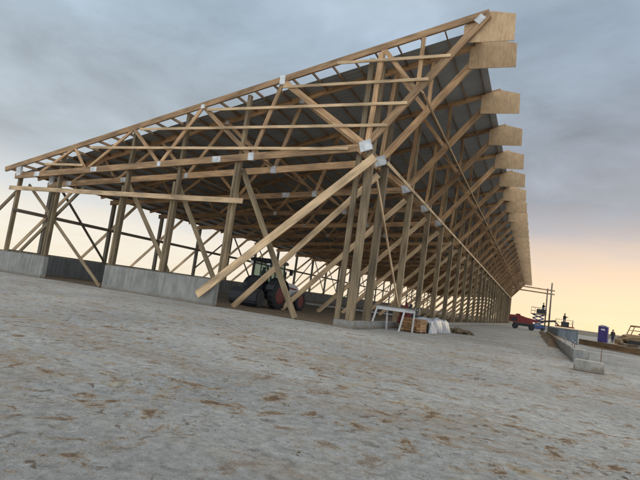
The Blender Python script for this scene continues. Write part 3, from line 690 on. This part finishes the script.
bw.location = (8.95, 24.8, 0); tag(bw, 'chest high blue-grey concrete wall behind the low curb, below the boom lift basket', 'wall')
MB().box(-.78, .68, -.03, .05, 1.055, 1.08).build('end_cap', M['conc_dark'], bw)
def lane_ridge():
    vs = []; fs = []; K = 6; n = 260
    for i in range(n+1):
        y = 13+58*i/n
        for j in range(K):
            s_ = j/(K-1); vs.append((7.30+s_*.56+(.35*mn.noise(Vector((y*.5, s_, 0)))+.25*mn.noise(Vector((y*1.9, s_, 4))))*(1-s_), y, .002+max(0, math.sin(s_*1.7)*.22*(1+.9*mn.noise(Vector((y*.6, s_*2, 2))))*min(1, (y-13)/10))))
    for i in range(n):
        for j in range(K-1): a = i*K+j; fs.append((a, a+1, a+K+1, a+K))
    me = bpy.data.meshes.new('dirt_verge'); me.from_pydata(vs, [], fs); me.materials.append(M['dirt'])
    for p in me.polygons: p.use_smooth = True
    o = bpy.data.objects.new('dirt_verge', me); C.objects.link(o); tag(o, kind='structure')
lane_ridge()
# ------------------------------------------------------------------ table, lumber and tarp by the front row
tb = empty('work_table', (0, 0, 0)); tag(tb, 'makeshift work table with white splayed legs in front of the barn corner posts', 'table')
def Tq(a, b, z): return (.03+a*1.22+b*.33, 3.35+a*.42+b*.70-.06*a, z)
t_ = MB()
cs = [Tq(-.06, -.05, 0), Tq(1.06, -.05, 0), Tq(1.1, 1.1, 0), Tq(-.02, 1.1, 0)]
def slab(mb, cs, z0, z1, mi=0):
    b0 = len(mb.v)
    for z in (z0, z1):
        for c in cs: mb.v.append(Vector((c[0], c[1], z)))
    mb.face([b0+3, b0+2, b0+1, b0], [(0, 0)]*4, mi); mb.face([b0+4, b0+5, b0+6, b0+7], [(c[0], c[1]) for c in cs], mi)
    for i in range(4): j = (i+1) % 4; mb.face([b0+i, b0+j, b0+4+j, b0+4+i], [(0, 0), (1, 0), (1, .1), (0, .1)], mi)
    return mb
slab(t_, cs, 1.03, 1.065).build('tabletop', M['grey_wood'], tb)
ap = [Tq(.0, .02, 0), Tq(1.0, .02, 0), Tq(1.0, .98, 0), Tq(.0, .98, 0)]
slab(MB(), ap, .87, 1.027).build('apron_frame', M['white'], tb)
for a, b, da, db in ((.02, .03, -.12, -.05), (.98, .03, -.08, -.10), (.02, .97, .0, .1), (.98, .97, -.05, .1)):
    p0, p1 = Tq(a, b, .88), Tq(a+da, b+db, 0); MB().bar(p0, p1, .07, .05).build('leg', M['white'], tb)
# lumber stack
ls = empty('lumber_stack', (1.42, 5.6, 0), math.radians(-4)); tag(ls, 'stack of short orange-brown lumber between the work table and the white tarp', 'lumber stack')
for i in range(5):
    for j in range(5):
        MB().bar((-.42+i*.19, -.8+rb.uniform(-.05, .05), .11+j*.115), (-.42+i*.19, .35+rb.uniform(-.1, .1), .11+j*.115), .105, .18, (1, 0, 0)).build('plank', M['plank'], ls)
for yy in (-.5, .2): MB().bar((-.55, yy, .025), (.45, yy, .025), .05, .09, (0, 1, 0)).build('bearer', M['grey_wood'], ls)
# tarp-covered pile (draped cloth)
def tarp():
    vs = []; fs = []; nx, ny = 40, 46
    for j in range(ny+1):
        for i in range(nx+1):
            u = i/nx*2-1; v = j/ny*2-1
            x = u*.62; y = v*2.35
            e = min(1, (1-abs(u))*3.2); f = min(1, (1-abs(v))*5)
            z = .68*(1-(1-e)**2.2)*(1-(1-f)**2.4)*(1-.12*abs(v))
            z += .14*mn.noise(Vector((x*2.2, y*1.6, 0)))*e+.05*mn.noise(Vector((x*6, y*5, 4)))
            if e < 1: x += .12*mn.noise(Vector((y*1.6, z*2, 7)))*(1-e)+.05*mn.noise(Vector((y*7, z*5, 2)))*(1-e)
            vs.append((x, y, max(.005, z)))
    for j in range(ny):
        for i in range(nx): a = j*(nx+1)+i; fs.append((a, a+1, a+nx+2, a+nx+1))
    me = bpy.data.meshes.new('tarp_covered_pile'); me.from_pydata(vs, [], fs); me.materials.append(M['tarp'])
    for p in me.polygons: p.use_smooth = True
    o = bpy.data.objects.new('tarp_covered_pile', me); C.objects.link(o); o.location = (1.55, 8.55, 0); o.rotation_euler = (0, 0, math.radians(-3))
    tag(o, 'long pile under a crumpled white tarp beside the barn front row', 'tarp')
    MB().box(-.50, .50, -2.42, 2.1, .0, .50).build('pallet', M['dark'], o)
tarp()
heap('dark_sack_pile', (.82, 7.4, .35), .35, .8, .75, M['dark'], 'dark covered bundle piled behind the work table next to the lumber', 'bundle', seed=12)
heap('red_bundle', (.70, 6.0, .45), .26, .35, .75, M['dark_red'], 'dark red bundle standing right behind the work table', 'bundle', seed=15)
# ------------------------------------------------------------------ pipes on the barn floor, scrap of tarp by the left wall
pp = MB()
for k in range(3): pp.tube((-13+.1*k, 24+.24*k, .14), (-3.5, 31+.24*k, .14), .11, n=10)
o = pp.build('pipe_bundle', M['steel'], None); tag(o, 'pale plastic pipes lying on the dark floor inside the barn beyond the tractor', 'pipes')
heap('plastic_scrap', (-21.5, -.95, .05), .42, .22, .20, M['tarp'], 'crumpled white plastic scrap at the foot of the leftmost concrete wall', 'plastic scrap', seed=4)
# ------------------------------------------------------------------ tractor: local x forward, y left
tq = empty('tractor', (-7.35, 6.3, 0), math.radians(86)); tq.scale = (.92,)*3; tag(tq, 'white tractor with red wheel rims and dark cab parked inside the barn corner', 'tractor')
for s in (-1, 1):
    wheel(tq, (0, s*.88, .86), .86, .46, M['rim']); wheel(tq, (2.75, s*.82, .62), .62, .36, M['rim'])
    arc = []
    for k in range(9):
        a = math.radians(20+k*18); arc.append((math.cos(a)*.98, math.sin(a)*.98+.86))
    arc2 = [(x*1.05, .86+(z-.86)*1.05) for x, z in reversed(arc)]
    y0, y1 = (s*.62, s*1.12) if s > 0 else (s*1.12, s*.62)
    MB().prism(arc+arc2, y0, y1).build('fender', M['dark'], tq)
hd = MB().prism([(.95, .82), (3.15, .78), (3.35, 1.05), (3.3, 1.45), (3.0, 1.62), (1.0, 1.80)], -.40, .40).build('hood', M['white'], tq, .07)
MB().prism([(1.2, 1.38), (2.9, 1.28), (3.1, 1.36), (1.2, 1.54)], -.412, .412).build('stripe', M['rim'], hd)
MB().box(3.30, 3.37, -.3, .3, .85, 1.4).build('grille', M['dark'], hd)
MB().prism([(-.5, .55), (3.0, .5), (3.1, .75), (1.0, .9), (-.5, 1.05)], -.28, .28).build('chassis', M['dark'], tq, .04)
cabm = MB()
for s in (-1, 1):
    cabm.bar((-.62, s*.66, 1.25), (-.75, s*.64, 2.75), .09, .09); cabm.bar((1.0, s*.62, 1.2), (.78, s*.62, 2.75), .08, .08); cabm.bar((.15, s*.67, 1.2), (.10, s*.66, 2.75), .06, .06)
    cabm.bar((-.65, s*.66, 1.5), (.98, s*.64, 1.5), .10, .06)
cabm.box(-.62, .98, -.62, .62, 1.0, 1.42)
cab = cabm.build('cab', M['dark'], tq)
MB().prism([(-.95, 2.72), (1.0, 2.72), (1.05, 2.82), (.9, 2.93), (-.8, 2.95), (-1.0, 2.85)], -.78, .78).build('cab_roof', M['dark'], cab, .03)
for s in (-1, 1): MB().prism([(-.60, 1.55), (.95, 1.55), (.76, 2.70), (-.70, 2.70)], s*.635-.004, s*.635+.004).build('side_window', M['glass'], cab)
MB().bar((-.66, 0, 1.56), (-.74, 0, 2.70), .008, 1.2, (0, 1, 0)).build('rear_window', M['glass'], cab)
MB().bar((.96, 0, 1.56), (.80, 0, 2.70), .008, 1.2, (0, 1, 0)).build('windscreen', M['glass'], cab)
MB().prism([(-.35, 1.42), (.15, 1.42), (.15, 1.55), (-.2, 1.6), (-.32, 2.2), (-.45, 2.2)], -.25, .25).build('seat', M['black'], cab, .03)
MB().path([(1.15, -.55, 1.7), (1.15, -.55, 2.35)], .05).build('exhaust_stack', M['dark'], tq)
for s in (-1, 1):
    MB().path([(.9, s*.66, 2.4), (1.0, s*1.0, 2.42)], .02).build('mirror_arm', M['dark'], cab)
    MB().box(.97, 1.03, s*1.02-.11, s*1.02+.11, 2.15, 2.5).build('mirror', M['dark'], cab)
for s in (-1, 1): MB().bar((-.3, s*.35, .7), (-1.6, s*.35, .45), .10, .08).build('hitch_arm', M['dark'], tq)
MB().prism([(-1.4, .1), (-1.25, .7), (-1.45, 1.02), (-1.8, 1.10), (-2.05, .8), (-2.1, .3), (-1.95, .07)], -.85, 1.15).build('rear_implement', M['dark'], tq, .06)
MB().prism([(-.75, 1.0), (-1.25, 1.05), (-1.35, 1.45), (-1.05, 1.75), (-.75, 1.8)], -.3, .55).build('tool_box', M['black'], tq, .05)
lt = MB()
for s in (-1, 1): lt.box(-1.02, -1.005, s*.6-.1, s*.6+.1, 2.55, 2.66)
lt.build('work_light', M['white'], cab)
